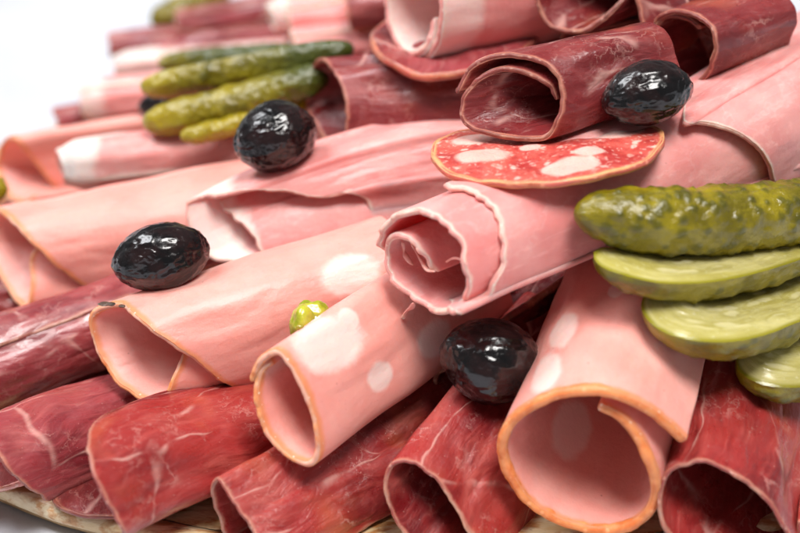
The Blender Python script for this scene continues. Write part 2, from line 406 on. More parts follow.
ham('thick ham roll with creamy white mouth on the topmost row', M['ham_pale'], M['rind_pale'],
    (409, 14, 8.9), (600, -22, 9.2), taper=1.05, th=.24, wob=.04, asp=.8, seed=49,
    pts=[(434,18,.3),(430,40,.1),(420,52),(407,54),(396,42),(389,20),(387,-5),(394,-28),(408,-42),(425,-40),(438,-22),(443,5),(440,35,.05),(428,56,.15),(412,61,.3),(398,52,.4)],
    endfat=1.1)
# --- dried ham
cured('wide flat cured ham roll with white fat edge, between the flap mortadella and platter rim', M['cured'], M['rind_cured'],
    (118, 480, 1.9), (285, 408, 1.3), rad=(1.6, 1.5), taper=.85, tail_flat=.75, seed=52, ns=170,
    pts=[(-210,.85,1.3,'c'),(-170,.9,1.0,'c'),(-130,.95,.6,'c'),(-95,1,.25,'c'),(123,534),(110,512),(97,485),(90,463),(89,443),(93,428),(103,417),(124,406),(125,1,1.3,'c'),(160,1,1.8,'c')])
cured('long cured ham roll with narrow V shaped mouth, below the spotted mortadella', M['cured'], M['rind_cured'],
    (237, 525, 1.5), (490, 378, 1.7), taper=1.1, plug=0.45, seed=55, ns=170, nt=100,
    pts=[(275,585,.3),(250,575,.1),(232,552),(222,526),(215,502),(213,486),(218,479),(226,490),(237,508),(251,530),(266,556),(284,580,.2)])
cured('glossy cured ham roll with dark mouth, directly below the shiny centre olive', M['cured'], M['rind_cured'],
    (428, 510, 1.7), (560, 330, 2.9), taper=1.0, plug=0.45, seed=58, ns=170,
    pts=[(480,540,.5),(478,570,.4),(455,580,.2),(430,565,.05),(405,535),(391,512),(385,488),(388,470),(397,462),(413,464),(434,478),(451,501),(467,528),(482,556),(488,585,.2)])
cured('cured ham roll with dark gaping mouth in the bottom right corner', M['cured'], M['rind_cured'],
    (706, 510, 2.15), (748, 300, 3.2), taper=.95, plug=0.6, seed=61, ns=190,
    pts=[(800,520,.5),(798,560,.4),(775,590,.3),(740,585,.1),(705,565),(678,545),(662,522),(659,497),(664,478),(674,468),(687,464),(702,461),(725,471),(750,485),(768,503),(784,527),(795,555),(795,590,.1)])
cured('smooth dark pink cured ham roll at the left edge below the orange flap corner', M['cured_rose'], M['rind_cured'],
    (-40, 378, 1.9), (185, 296, 2.5), rad=(1.15, 1.1), taper=1.0, seed=64)
cured('veined cured ham slice curving over the platter rim in the lower left', M['cured_rose'], M['rind_brown'],
    (40, 448, 1.45), (180, 392, 1.0), rad=(1.3, 1.15), taper=.8, tail_flat=.75, seed=67, ns=160,
    pts=[(-200,.8,1.6,'c'),(-150,.95,1.3,'c'),(-100,1,1.0,'c'),(50,497),(37,492),(24,485),(9,473),(-1,461),(-10,445),(-10,428),(2,414),(120,1,.9,'c'),(160,1,1.4,'c')])
cured('dark purplish cured ham roll peeking out at the left edge under the mortadella corner', M['cured_deep'], M['rind_brown'],
    (-30, 305, 1.5), (150, 262, 2.0), rad=(.6, .55), seed=70)
cured('cured beef roll with pale rimmed mouth, right of the upper left olive', M['cured_deep'], M['rind_brown'],
    (328, 102, 6.4), (480, 84, 7.0), taper=1.15, th=.12, plug=0.5, seed=73,
    pts=[(330,72,.5),(318,70,.2),(309,82),(305,101),(309,113),(322,134),(337,144),(346,135),(348,118),(346,98),(339,80),(327,62),(319,60),(314,68,.1)])
cured('cured beef roll with wide round dark mouth resting on the salami slice', M['cured_deep'], M['rind_brown'],
    (508, 99, 9.1), (660, 62, 9.2), taper=.95, th=.13, plug=.85, seed=76, ns=190,
    pts=[(556,100,.5),(545,84,.25),(520,72,.12),(495,71,.05),(473,84),(462,104),(468,125),(495,135),(527,139),(547,136),(559,118),(562,98),(557,80),(546,66),(530,58),(508,55),(484,60),(465,73),(457,92)])
cured('cured beef roll with wavy lower lip at the very top edge', M['cured_deep'], M['rind_brown'],
    (588, 8, 9.6), (720, -40, 9.9), taper=1.0, th=.13, plug=0.5, seed=79, ns=180,
    pts=[(628,-20,.4),(619,2,.2),(601,20),(581,31),(560,30),(544,20),(538,2),(545,-22),(570,-38),(600,-38),(625,-24),(638,4),(643,28),(645,50),(640,66,.15)])
cured('cured beef roll with round black mouth, above the olive in the top right', M['cured_deep'], M['rind_brown'],
    (682, 50, 9.0), (768, 22, 9.2), taper=.9, th=.13, plug=0.5, seed=82, ns=180,
    pts=[(700,28,.4),(684,18,.15),(664,18,.05),(653,34),(652,60),(662,84),(682,92),(700,82),(712,62),(716,42),(708,24),(690,14),(668,14),(652,26),(647,44)])
cured('blurred dark red cured roll with orange end at the far left back', M['cured_rose'], M['rind_brown'],
    (112, 47, 2.6), (290, 32, 3.3), rad=(.5, .48), seed=85)
cured('blurred wine red cured roll behind the others, below the brown gherkin', M['cured_rose'], M['rind_brown'],
    (180, 24, 3.4), (310, 4, 4.2), rad=(.5, .46), seed=88)
cured('small reddish cured roll poking out behind the cream ended ham roll', M['cured_rose'], M['rind_brown'],
    (58, 122, 1.9), (190, 100, 2.4), rad=(.5, .45), seed=91)
cured('small orange red cured roll beside the creamy mouthed ham roll', M['cured_rose'], M['rind_orange'],
    (350, 10, 6.2), (440, -6, 6.8), rad=(.62, .6), seed=94)
cured('low cured ham roll in the dark gap right of the centre olive', M['cured_deep'], M['rind_brown'],
    (470, 395, 2.4), (610, 235, 3.4), rad=(1.0, .75), seed=97)

cured('low cured roll wedged behind the roll with the wide round mouth', M['cured_deep'], M['rind_brown'],
    (575, 50, 8.2), (720, 18, 8.5), rad=(.75, .7), seed=98)  # filler, put in to make the gap between the top rolls dark
ham('low pink ham roll behind the dark green gherkin ends', M['ham'], M['rind_orange'],
    (296, 48, 4.8), (430, 32, 5.4), rad=(.62, .55), th=.13, seed=99)

a1, b1 = W(425, 262, 6.5), W(782, 112, 7.15); e1 = unit(b1-a1)
for i_, (pl_, r_) in enumerate([([(410,243),(415,252),(421,262),(428,271),(435,273)], .055), ([(402,243),(403,252),(408,260),(412,266)], .06), ([(414,304),(411,309),(406,314),(403,320)], .06),
                 ([(468,266),(460,260),(453,259),(446,263)], .025), ([(391,237),(397,233),(404,238)], .05)]):
    Pq = catmull(np.array([hit(u_, v_, a1 - e1*(.12 if i_ == 2 else -.15), e1) for u_, v_ in pl_]), 24)[0]
    lip(Pq, [np.array([0, .3, 1.0]) + .5*RT*math.sin(q_*.3) for q_ in range(24)], M['rind_pale'], H1, r_, 3.3+i_, 'torn_shred', .45)

# ------------------------------------------------------------------ salami and loose slices (round discs)
def salami_material():
    k = NT('salami_paste'); sv = k.attr('sheet', 'Vector'); ed = k.attr('edge'); fat = k.attr('fat')
    c = k.mix(k.mr(k.noise(sv, 1.3, 5, .65), .38, .62), (.42, .036, .032), (.64, .115, .085))
    w = k.vmath('ADD', sv, k.scale(k.noise(sv, 3.5, 3, .6, 0, 'Color'), (.35, .35, 0)))
    v = k.voro(w, 3.2, 'F1'); sel = k.noise(sv, 1.7, 3)
    c = k.mix(k.math('MULTIPLY', k.mr(v, .36, .18), k.mr(sel, .42, .56, 0, .8)), c, (.90, .55, .46))
    c = k.mix(k.mr(k.voro(w, 8, 'F1'), .36, .16, 0, .5), c, (.84, .48, .40))
    fn = k.math('ADD', fat, k.math('MULTIPLY', k.math('SUBTRACT', k.noise(sv, 2.2, 4), .5), .55))
    c = k.mix(k.mr(fn, .34, .74, 0, .88), c, (.80, .49, .42))
    e2 = k.math('ADD', ed, k.math('MULTIPLY', k.math('SUBTRACT', k.noise(sv, 3, 3), .5), .06))
    c = k.mix(k.mr(e2, .12, .05), c, (.80, .36, .16))
    k.set(Base_Color=c, Roughness=k.mr(k.noise(sv, 3, 4), .35, .65, .28, .5), Normal=k.bump(k.noise(sv, 7, 5, .65), .5, .0009), Coat_Weight=.2, Coat_Roughness=.2)
    k.sss(.4, (1, .3, .2), .003); return k.m
M['salami'] = salami_material()
def disc(name, cat, label, group, mat, rind, c, rx, ry, rotz, nx, ny, fats=(), th=.22, bend=0, seed=1., wav=.05, rind_r=.10):
    """a round slice lying at c (u,v,z), tilted so its normal is (nx, ny, 1)"""
    P0 = W(*c); N = unit(np.array([nx, ny, 1.0])); X = unit(np.cross([0, 1, 0], N)); Y = np.cross(N, X)
    nr, na = 34, 110; V, SH, ED = [], [], []
    for i in range(nr):
        q = (i/(nr-1))**.85
        for j in range(na):
            a = 2*math.pi*j/na
            wob = 1 + .03*nz((math.cos(a), math.sin(a), 0), 1.3, seed, 2)
            x, y = rx*q*wob*math.cos(a), ry*q*wob*math.sin(a)
            x, y = x*math.cos(rotz)-y*math.sin(rotz), x*math.sin(rotz)+y*math.cos(rotz)
            z = -bend*(y*.55+x*.0)**2*.12 + wav*nz((x, y, 0), .8, seed, 2)*2
            V.append(P0 + X*x + Y*y + N*z); SH.append((x, y, seed)); ED.append((1-q)*min(rx, ry))
    F = [(i*na+j, i*na+(j+1) % na, (i+1)*na+(j+1) % na, (i+1)*na+j) for i in range(nr-1) for j in range(na)]
    F.append(tuple(range(na))[::-1]); V = np.array(V); SH = np.array(SH); FT = np.zeros(len(V))
    pr = proj(V)
    for (fu, fv, ra, rb, *an) in fats:
        c0 = int(np.argmin(np.hypot(pr[:, 0]-fu, pr[:, 1]-fv))); t = R(an[0]) if an else 0
        dx, dy = SH[:, 0]-SH[c0, 0], SH[:, 1]-SH[c0, 1]
        x1 = dx*math.cos(t)+dy*math.sin(t); y1 = -dx*math.sin(t)+dy*math.cos(t)
        FT = np.maximum(FT, np.clip(.5+(1-np.sqrt((x1/ra)**2+(y1/rb)**2))*1.3, 0, 1))
    rt = root(name, P0, label, cat, group)
    o = mesh('slice', V, F, mat, rt, dict(sheet=SH, edge=ED, fat=FT))
    m = o.modifiers.new('thick', 'SOLIDIFY'); m.thickness = th*CM; m.offset = 0
    path = V[(nr-1)*na:]; path = np.vstack([path, path[:1]])
    inn = V[(nr-2)*na:(nr-1)*na]; inn = np.vstack([inn, inn[:1]]) - path
    lip(path, inn, rind, rt, rind_r, seed, 'casing', .8)
    return rt
disc('salami_slice', 'salami slice', 'round red salami slice with white fat chunks lying on the long ham roll', 'round sausage slices', M['salami'], M['casing'],
     (547, 146, 8.15), 2.66, 2.2, 0, -.09, .12, th=.14, rind_r=.075, fats=[(482,157,.62,.42,0),(472,141,.5,.3,0),(572,168,.60,.42,10),(617,135,.62,.42,0),(590,152,.35,.2),(556,172,.3,.25),(530,150,.25,.2)], seed=3, bend=.9)
disc('salami_slice', 'salami slice', 'dark pink slice with orange casing tucked under the creamy mouthed roll', 'round sausage slices', M['cured_rose'], M['casing'],
     (455, 34, 8.0), 2.25, 2.6, 0, -.1, .0, seed=5, bend=.3, th=.2)
disc('cured_ham_slice', 'cured ham slice', 'dark cured ham slice lying flat on the platter below the rolls, lower left', 'flat cured slices', M['cured_deep'], M['rind_brown'],
     (118, 490, .95), 1.5, 1.0, .2, 0, 0, seed=7, th=.1, rind_r=.06)
disc('cured_ham_slice', 'cured ham slice', 'purplish cured ham slice under the veined slice at the lower left edge', 'flat cured slices', M['cured_rose'], M['rind_pale'],
     (-8, 462, 1.15), 1.5, 1.3, .5, 0, .1, seed=9, th=.12, rind_r=.07)
def strip_slice(name, cat, label, group, mat, rind, edge, d, depth, th=.12, seed=1.):
    E, S = catmull(np.array([W(*p) for p in edge]), 90); nt = 30; V, SH, ED = [], [], []
    d = unit(np.array(d, float))
    for i in range(90):
        for j in range(nt):
            t = depth*j/(nt-1)
            V.append(E[i] + d*t + np.array([0, 0, -.06*t*t]) + .05*nz((S[i], t, 0), 1.2, seed, 2)*np.array([1, -1, 1])); SH.append((S[i], t, seed)); ED.append(t)
    rt = root(name, E[45]+d*depth/2, label, cat, group)
    o = mesh('slice', V, grid_faces(90, nt), mat, rt, dict(sheet=SH, edge=ED, fat=np.zeros(len(V))))
    m = o.modifiers.new('thick', 'SOLIDIFY'); m.thickness = th*CM; m.offset = 0
    G = np.array(V).reshape(90, nt, 3); lip(G[:, 0], G[:, 1]-G[:, 0], rind, rt, th*.6, seed)
    return rt
strip_slice('cured_ham_slice', 'cured ham slice', 'cured slice edge slanting upward in the dark gap above the centre olive', 'flat cured slices', M['cured_deep'], M['rind_brown'],
     [(478,336,4.0),(500,322,4.1),(530,302,4.2),(556,284,4.3),(585,264,4.4)], (.35, .5, -.6), 2.2, .15, 4)

# ------------------------------------------------------------------ resting small things on what lies below them
from mathutils.kdtree import KDTree
def build_kd():
    P = []
    for o in COL.objects:
        if o.type == 'MESH':
            off = np.array(o.parent.location) if o.parent else np.zeros(3)
            a = np.zeros(len(o.data.vertices)*3); o.data.vertices.foreach_get('co', a)
            P.append((a.reshape(-1, 3) + off)[::2] / CM)
    P = np.vstack(P); kd = KDTree(len(P))
    for i, p in enumerate(P): kd.insert(p, i)
    kd.balance(); return kd
def settle(u, v, r, kd, z0=11.0):
    """height at which a ball of radius r, seen at (u, v), comes to rest on the pile"""
    z = z0
    while z > 1.2:
        if kd.find(W(u, v, z))[2] < r: return z
        z -= .05
    return z
KD = build_kd()

# ------------------------------------------------------------------ olives
def olive_material():
    k = NT('black_olive'); tc = k.n('ShaderNodeTexCoord').outputs['Object']
    c = k.mix(k.mr(k.noise(tc, 160, 4), .4, .65), (.002, .0016, .002), (.014, .005, .005))
    b = k.math('ADD', k.math('MULTIPLY', k.voro(k.vmath('ADD', tc, k.scale(k.noise(tc, 200, 3, .6, 0, 'Color'), (.004,)*3)), 300, 'SMOOTH_F1'), 1.3), k.math('ADD', k.noise(tc, 260, 2, .5), k.math('MULTIPLY', k.noise(tc, 1500, 3, .7), .35)))
    k.set(Base_Color=c, Roughness=k.mr(k.noise(tc, 250, 3), .4, .65, .14, .30), Normal=k.bump(b, .42, .0006), Coat_Weight=.55, Coat_Roughness=.07, Specular_IOR_Level=.35)
    return k.m
M['olive'] = olive_material()
M['olive_scar'] = rind_material('olive_stem_scar', (.03, .018, .012), (.09, .05, .03), .6)
def olive(label, c, half, ang, yaw=0, seed=1., wr=1.0):
    """half = (length, width) half sizes in cm; ang = tilt on screen, yaw = turn towards the viewer"""
    P0 = W(c[0], c[1], settle(c[0], c[1], half[1]*.93, KD)); print('OLIVE', c, round(float(P0[2]), 2)); bm = bmesh.new(); bmesh.ops.create_icosphere(bm, subdivisions=6, radius=1)
    ax = unit(math.cos(yaw)*(RT*math.cos(ang) + UP*math.sin(ang)) + math.sin(yaw)*FWD)
    n = unit(np.cross(ax, [0.1, .3, 1])); m2 = np.cross(ax, n)
    V = []
    for v in bm.verts:
        p = np.array(v.co); x = p[0]
        q = p + np.array([0.35, 0, 0])*nz(p, 1.2, seed)
        rid = (-abs(nz(q*np.array([.7, 1.7, 1.7]), 1.4, seed, 1))*.075 - abs(nz(q, 4.0, seed+2, 2))*.035)*wr + .05*nz(p, .9, seed)
        k = 1 + rid + .04
        f = (1 - .12*x*x) * (1 + .05*x)
        V.append(P0 + ax*half[0]*p[0]*k + n*half[1]*p[1]*k*f + m2*half[1]*p[2]*k*f)
    F = [tuple(v.index for v in f.verts) for f in bm.faces]; bm.free()
    rt = root('olive', P0 - np.array([0, 0, half[1]]), label, 'olive', 'black olives')
    o = mesh('flesh', V, F, M['olive'], rt)
    # stem scar: a small dimpled button at one end
    V = []; c0 = P0 - ax*half[0]*.985
    for i in range(6):
        for j in range(14):
            r = .13*i/5; a = 2*math.pi*j/14; V.append(c0 + n*r*math.cos(a) + m2*r*math.sin(a) + ax*(.05*(i/5)**2 - (.03 if i > 1 else -.01)))
    F = [(i*14+j, i*14+(j+1) % 14, (i+1)*14+(j+1) % 14, (i+1)*14+j) for i in range(5) for j in range(14)]
    mesh('stem_scar', V, F, M['olive_scar'], rt)
    return rt
olive('shiny black olive in the centre, between two mortadella rolls', (491, 361, 4.5), (1.17, .97), R(-14), .15, 11, .8)
olive('wrinkled black olive lying alone on the left mortadella roll', (161, 257, 4.9), (1.15, .80), R(12), .1, 23)
olive('wrinkled black olive beside the gherkin slices in the upper left', (275, 137, 6.0), (1.06, .88), R(22), .2, 35)
olive('wrinkled black olive at the end of the salami slice, upper right', (647, 93, 9.1), (1.06, .72), R(14), .1, 47)
olive('black olive wedged between two gherkin halves in the upper left', (176, 101, 4.9), (1.1, .5), R(10), 0, 59)

# ------------------------------------------------------------------ gherkins
def skin_material():
    k = NT('gherkin_skin'); tc = k.n('ShaderNodeTexCoord').outputs['Object']; wt = k.attr('wart'); sv = k.attr('sheet', 'Vector')
    c = k.mix(k.mr(k.noise(tc, 90, 4, .6), .36, .62), (.125, .100, .003), (.25, .195, .005))
    c = k.mix(k.mr(k.noise(k.scale(sv, (2.0, .35, 1)), 1.2, 4, .6), .5, .75, 0, .55), c, (.36, .29, .010))
    c = k.mix(k.mr(wt, .25, .9, 0, .72), c, (.055, .055, .006))
    c = k.mix(k.mr(k.attr('dark'), .1, 1, 0, .85), c, (.035, .055, .010))
    c = k.mix(k.mr(k.attr('yell'), .1, 1, 0, .8), c, (.36, .27, .010))
    b = k.math('ADD', k.noise(tc, 420, 4, .65), k.math('MULTIPLY', k.noise(sv, 3.0, 4), 1.2))
    k.set(Base_Color=c, Roughness=.28, Normal=k.bump(b, .5, .0010), Coat_Weight=.14, Coat_Roughness=.12)
    k.sss(.15, (.8, .9, .2), .002); return k.m
def flesh_material():
    k = NT('gherkin_flesh'); sv = k.attr('sheet', 'Vector'); ed = k.attr('edge')
    c = k.mix(k.mr(k.noise(k.scale(sv, (2.2, .5, 1)), 1.2, 5, .6, .5), .35, .65), (.42, .365, .095), (.56, .50, .21))
    seeds = k.voro(k.vmath('ADD', k.scale(sv, (2.4, .8, 1)), k.scale(k.noise(sv, 2, 3, .5, 0, 'Color'), (.4, .4, 0))), 1.5, 'F1')
    c = k.mix(k.math('MULTIPLY', k.mr(seeds, .40, .22, 0, .6), k.mr(ed, .3, .5)), c, (.70, .64, .36))
    c = k.mix(k.math('MULTIPLY', k.mr(k.math('ABSOLUTE', k.math('SUBTRACT', seeds, .42)), .12, .02, 0, .28), k.mr(ed, .28, .45)), c, (.34, .29, .06))
    c = k.mix(k.mr(k.noise(sv, 6, 4, .7), .55, .75, 0, .5), c, (.70, .66, .42))
    c = k.mix(k.mr(ed, .15, .03), c, (.27, .235, .012))
    k.set(Base_Color=c, Roughness=.20, Normal=k.bump(k.math('ADD', k.noise(k.scale(sv, (2, .7, 1)), 2.0, 5, .6), k.math('MULTIPLY', seeds, .8)), .45, .0011), Coat_Weight=.5, Coat_Roughness=.1)
    k.sss(.5, (1, .9, .45), .005); return k.m
M['skin'] = skin_material(); M['flesh'] = flesh_material()
def rprof(w, blunt=.5):
    return (max(0, 1 - abs(2*w-1)**(2.6/blunt*.55+.6)))**.5
def gherkin(name, label, spine, rad, cut=None, cutn=None, squash=1., seed=1., dark=None, yell=None, warts=70, bl=.5, group='gherkin pieces', fixed=False, wh=.085):
    """spine: (u,v,z) points. cut: None for a whole one, else where the knife went, -1..1 along cutn (world normal of the flat face)."""
    global KD
    n_ = 130; na = 96
    zs = [] if fixed else [settle(p[0], p[1], rad*.9, KD) for p in spine[:-1] if p[0] < 830 and p[0] > -40] if len(spine) > 3 else []
    if zs:
        xs_ = [p[0] for p in spine[:len(spine)-1] if -40 < p[0] < 830]; k1, k0 = np.polyfit(xs_, zs, 1); k1 = max(-.006, min(.008, k1))
        k0 = max(z - k1*x for z, x in zip(zs, xs_)) - .12; print('GHERKIN', [round(z, 1) for z in zs], [p[2] for p in spine])
        spine = [(p[0], p[1], k1*p[0]+k0) for p in spine]
    Sp, S = catmull(np.array([W(*p) for p in spine]), n_); L = S[-1]; T = np.gradient(Sp, axis=0)
    N0 = unit(np.array(cutn if cutn is not None else (0, -.2, 1.0)))
    V, WT, DK, SH, YL = [], [], [], [], []
    spots = [(rng.uniform(.03, .97)*L, rng.uniform(0, 2*math.pi), rng.uniform(.09, .19)) for _ in range(warts)]
    sa = np.array(spots)
    C, NN, BB, RR = [], [], [], []
    for i in range(n_):
        w = i/(n_-1); t = unit(T[i]); nn = unit(N0 - t*(N0 @ t)); b = np.cross(t, nn)
        r = rad * rprof(w, bl) * (1 + .05*nz((S[i], 0, 0), .8, seed, 2)) + .02
        C.append(Sp[i]); NN.append(nn); BB.append(b); RR.append(r)
    if cut is None: A0, A1 = 0, 2*math.pi
    else:
        a = math.acos(max(-1, min(1, cut))); A0, A1 = a, 2*math.pi - a     # angle measured from the cut normal
    for i in range(n_):
        for j in range(na):
            a = A0 + (A1-A0)*j/((na-1) if cut is not None else na)
            ds = sa[:, 0]-S[i]; da = (sa[:, 1]-a+math.pi) % (2*math.pi) - math.pi
            dd = np.sqrt(ds**2 + (da*RR[i])**2)/sa[:, 2]
            wt = float(np.max(np.exp(-dd**2*1.1)))
            p3 = (C[i] + RR[i]*(NN[i]*math.cos(a)+BB[i]*math.sin(a)))
            r = RR[i] + wh*wt*min(1, RR[i]/rad*1.3) + .05*nz(p3, 2.2, seed, 3)*RR[i]/rad
            if cut is not None:
                edge = min(a-A0, A1-a); r = RR[i] + (r-RR[i])*min(1, edge*5)
            V.append(C[i] + NN[i]*math.cos(a)*r + BB[i]*math.sin(a)*r*squash)
            WT.append(wt); SH.append((a*rad, S[i], seed)); w = i/(n_-1)
            DK.append(max(0, min(1, dark(w, a))) if dark else 0); YL.append(max(0, min(1, yell(w, a))) if yell else 0)
    F = grid_faces(n_, na) if cut is not None else [(i*na+j, i*na+(j+1) % na, (i+1)*na+(j+1) % na, (i+1)*na+j) for i in range(n_-1) for j in range(na)]
    if cut is None: F += [tuple(range(na))[::-1], tuple((n_-1)*na+j for j in range(na))]
    rt = root(name, np.array(Sp[n_//2]) - np.array([0, 0, rad]), label, 'gherkin', group)
    mesh('skin', V, F, M['skin'], rt, dict(wart=WT, dark=DK, yell=YL, sheet=SH))
    if cut is not None:
        G = np.array(V).reshape(n_, na, 3); nc = 34; V2, SH2, E2 = [], [], []
        for i in range(n_):
            for j in range(nc):
                q = j/(nc-1); p = G[i, 0]*(1-q) + G[i, -1]*q
                wd = np.linalg.norm(G[i, -1]-G[i, 0]); de = min(q, 1-q)*wd; dend = min(S[i], L-S[i])
                p = p + NN[i]*(.05*math.sin(math.pi*q)*min(1, dend*2) + .02*nz((q*wd, S[i], 0), 2, seed, 2)*min(1, de*4))
                V2.append(p); SH2.append((q*wd, S[i], seed)); E2.append(min(de, dend*.8))
        mesh('cut_face', V2, grid_faces(n_, nc), M['flesh'], rt, dict(sheet=SH2, edge=E2))
    KD = build_kd()
    return rt
gherkin('gherkin_slice', 'partly hidden gherkin slice in the corner below the broad cut piece',
        [(738,352,4.3),(770,366,4.4),(810,362,4.5),(860,340,4.7)], .80, cut=.25, cutn=(-.1, -.4, 1), seed=9, warts=30)
gherkin('gherkin_half', 'halved gherkin with broad pale flesh face and rounded belly, lowest large piece at right',
        [(648,292,5.0),(680,315,5.2),(725,318,5.4),(775,300,5.6),(830,268,5.8),(870,235,5.9)], .96, cut=.10, cutn=(-.12, -.24, 1), seed=7, warts=80, wh=.05, yell=lambda w, a: .2)
gherkin('gherkin_half', 'halved gherkin with long pale flesh strip, directly under the whole warty one',
        [(594,252,6.1),(622,262,6.3),(668,268,6.5),(725,261,6.7),(790,242,6.8),(860,215,6.9)], .80, cut=.05, cutn=(-.05, -.05, 1), seed=5, warts=70, wh=.05, yell=lambda w, a: .35 if a > math.pi else 0)
gherkin('gherkin', 'whole warty gherkin lying above the cut ones at the right edge',
        [(574,212,7.3),(610,216,7.6),(660,221,7.8),(720,220,8.0),(790,213,8.1),(860,200,8.2)], .74, seed=3, wh=.065, warts=300, dark=lambda w, a: .0)
dk = lambda w, a: (w-.35)*2.2
gherkin('gherkin_half', 'blurred gherkin half with yellow cut tip and dark green far end, upper left',
        [(140,88,5.9),(180,80,6.1),(230,71,6.4),(290,59,6.8),(354,47,7.2)], .47, fixed=True, bl=.3, seed=11, warts=30, wh=.03, dark=dk, yell=lambda w, a: .9-w*2, cut=.5, cutn=(-.3, .9, 1))
gherkin('gherkin_half', 'blurred gherkin half with mustard yellow rounded tip above the upper left olive',
        [(143,123,5.4),(175,118,5.6),(220,107,5.9),(275,91,6.3),(330,74,6.7)], .47, fixed=True, bl=.3, seed=13, warts=34, wh=.03, dark=lambda w, a: (w-.42)*1.8, yell=lambda w, a: .9-w*1.2)
gherkin('gherkin_slice', 'slim gherkin sliver resting against the upper left olive',
        [(180,137,5.5),(220,129,5.6),(265,115,5.7),(315,100,5.8)], .26, fixed=True, bl=.3, seed=15, warts=6, wh=.02, yell=lambda w, a: .8)
gherkin('gherkin_half', 'dark olive green gherkin piece with pale tip, hindmost in the upper left cluster',
        [(158,64,4.6),(200,60,4.8),(250,56,5.1),(300,52,5.4)], .34, fixed=True, bl=.3, seed=17, warts=24, wh=.03, dark=lambda w, a: .25+w*1.5)
gherkin('gherkin', 'out of focus brown green gherkin at the far back behind the wine red roll',
        [(150,22,3.1),(185,8,3.4),(230,-6,3.8)], .42, seed=19, warts=20, yell=lambda w, a: .3)
gherkin('gherkin', 'yellow green gherkin tip showing at the left edge between two ham rolls',
        [(-60,186,3.3),(-30,188,3.4),(7,190,3.5)], .36, seed=21, warts=10, yell=lambda w, a: .6)

# ------------------------------------------------------------------ small pieces
def lumps(name, pts, rads, mat, rt, seed):
    bm = bmesh.new()
    for p, r in zip(pts, rads):
        g = bmesh.ops.create_icosphere(bm, subdivisions=4, radius=1)
        for v in g['verts']:
            q = np.array(v.co); k = 1 + .2*nz(q, 1.0, seed+p[0], 2)
            v.co = Vector(p + q*np.array(r)*k)
    V = [np.array(v.co) for v in bm.verts]; F = [tuple(v.index for v in f.verts) for f in bm.faces]; bm.free()
    return mesh(name, V, F, mat, rt)
k = NT('green_pepper'); tc = k.n('ShaderNodeTexCoord').outputs['Object']
k.set(Base_Color=k.mix(k.mr(k.noise(tc, 200, 3), .4, .6), (.24, .27, .010), (.46, .45, .04)), Roughness=.2, Coat_Weight=.5, Coat_Roughness=.1, Normal=k.bump(k.noise(tc, 400, 4), .4, .001)); k.sss(.4, (.7, 1, .2), .003)
M['pepper'] = k.m
bf = [o for o in COL.objects if o.get('label', '').startswith('mortadella roll with slanting')][0]
lumps('charred_fleck', [W(104,304,4.55), W(111,304,4.6), W(122,306,4.6)], [(.15,.09,.035),(.11,.08,.03),(.08,.06,.03)], M['olive_scar'], bf, 31)
h5 = [o for o in COL.objects if o.get('label', '').startswith('short mortadella')][0]
lumps('pistachio_fleck', [W(365,357,settle(365,357,.07,KD))], [(.06,.05,.05)], M['pepper'], h5, 37)
pr_ = root('pepper_piece', W(308, 318, 4.3), 'bright yellow green pepper piece in the side of the flap edged mortadella', 'pepper piece')
lumps('flesh', [W(303,323,4.65), W(312,314,4.7), W(319,322,4.6)], [(.30,.38,.42),(.36,.3,.36),(.34,.26,.26)], M['pepper'], pr_, 3)
lumps('seed', [W(300,327,5.1)], [(.09,.06,.07)], M['flesh'], pr_, 5)

# ------------------------------------------------------------------ bed of cured slices under the pile
PC = np.array([1.0, 6.0]); PA, PB = 17.1, 13.6
def bed():
    ax = np.array(AXES); nx, ny = 190, 140
    xs = np.linspace(PC[0]-PA*.93, PC[0]+PA*.93, nx); ys = np.linspace(PC[1]-PB*.93, PC[1]+PB*.93, ny)
    Z = np.zeros((nx, ny)); ok = np.zeros((nx, ny), bool)
    low = ax[:, 2] - ax[:, 3]*1.02 - .12
    for i, x in enumerate(xs):
        d2 = (ax[:, 0]-x)**2
        for j, y in enumerate(ys):
            D = np.sqrt(d2 + (ax[:, 1]-y)**2) + .01
            w = D**-3; z = float((w @ low)/w.sum())
            cov = D < ax[:, 3]*1.15 + .2
            if cov.any(): z = min(z, float(low[cov].min()))
            rr = math.hypot((x-PC[0])/(PA*.93), (y-PC[1])/(PB*.93)); ok[i, j] = rr < .97
            z = z - max(0, rr-.6)*6
            Z[i, j] = max(.62, z, 1.15 - 1.5*max(0, rr-.55))
    for _ in range(2):
        Zp = np.pad(Z, 1, 'edge'); Z = np.minimum(Z, (Zp[:-2, 1:-1]+Zp[2:, 1:-1]+Zp[1:-1, :-2]+Zp[1:-1, 2:])/4)
    V, SH = [], []
    for i, x in enumerate(xs):
        for j, y in enumerate(ys):
            p = (x, y, Z[i, j]); z = Z[i, j] - .35*abs(nz(p, .8, 3, 3)) * (1 if Z[i, j] > .9 else 0)
            V.append((x, y, max(z, .60))); SH.append((x, y, 2))
    F = [f for f in grid_faces(nx, ny) if all(ok.ravel()[q] for q in f) and any(V[q][2] > .64 for q in f)]
    used = sorted({q for f in F for q in f}); mp = {q: i for i, q in enumerate(used)}
    o = mesh('cured_ham_bed', [V[q] for q in used], [tuple(mp[q] for q in f) for f in F], M['cured_bed'], None,
             dict(sheet=[SH[q] for q in used], edge=np.full(len(used), 5.), fat=np.zeros(len(used))))
    tag(o, 'dark red heap of cured ham layers filling the gaps beneath all the rolls', 'cured ham', None, 'stuff')
bed()

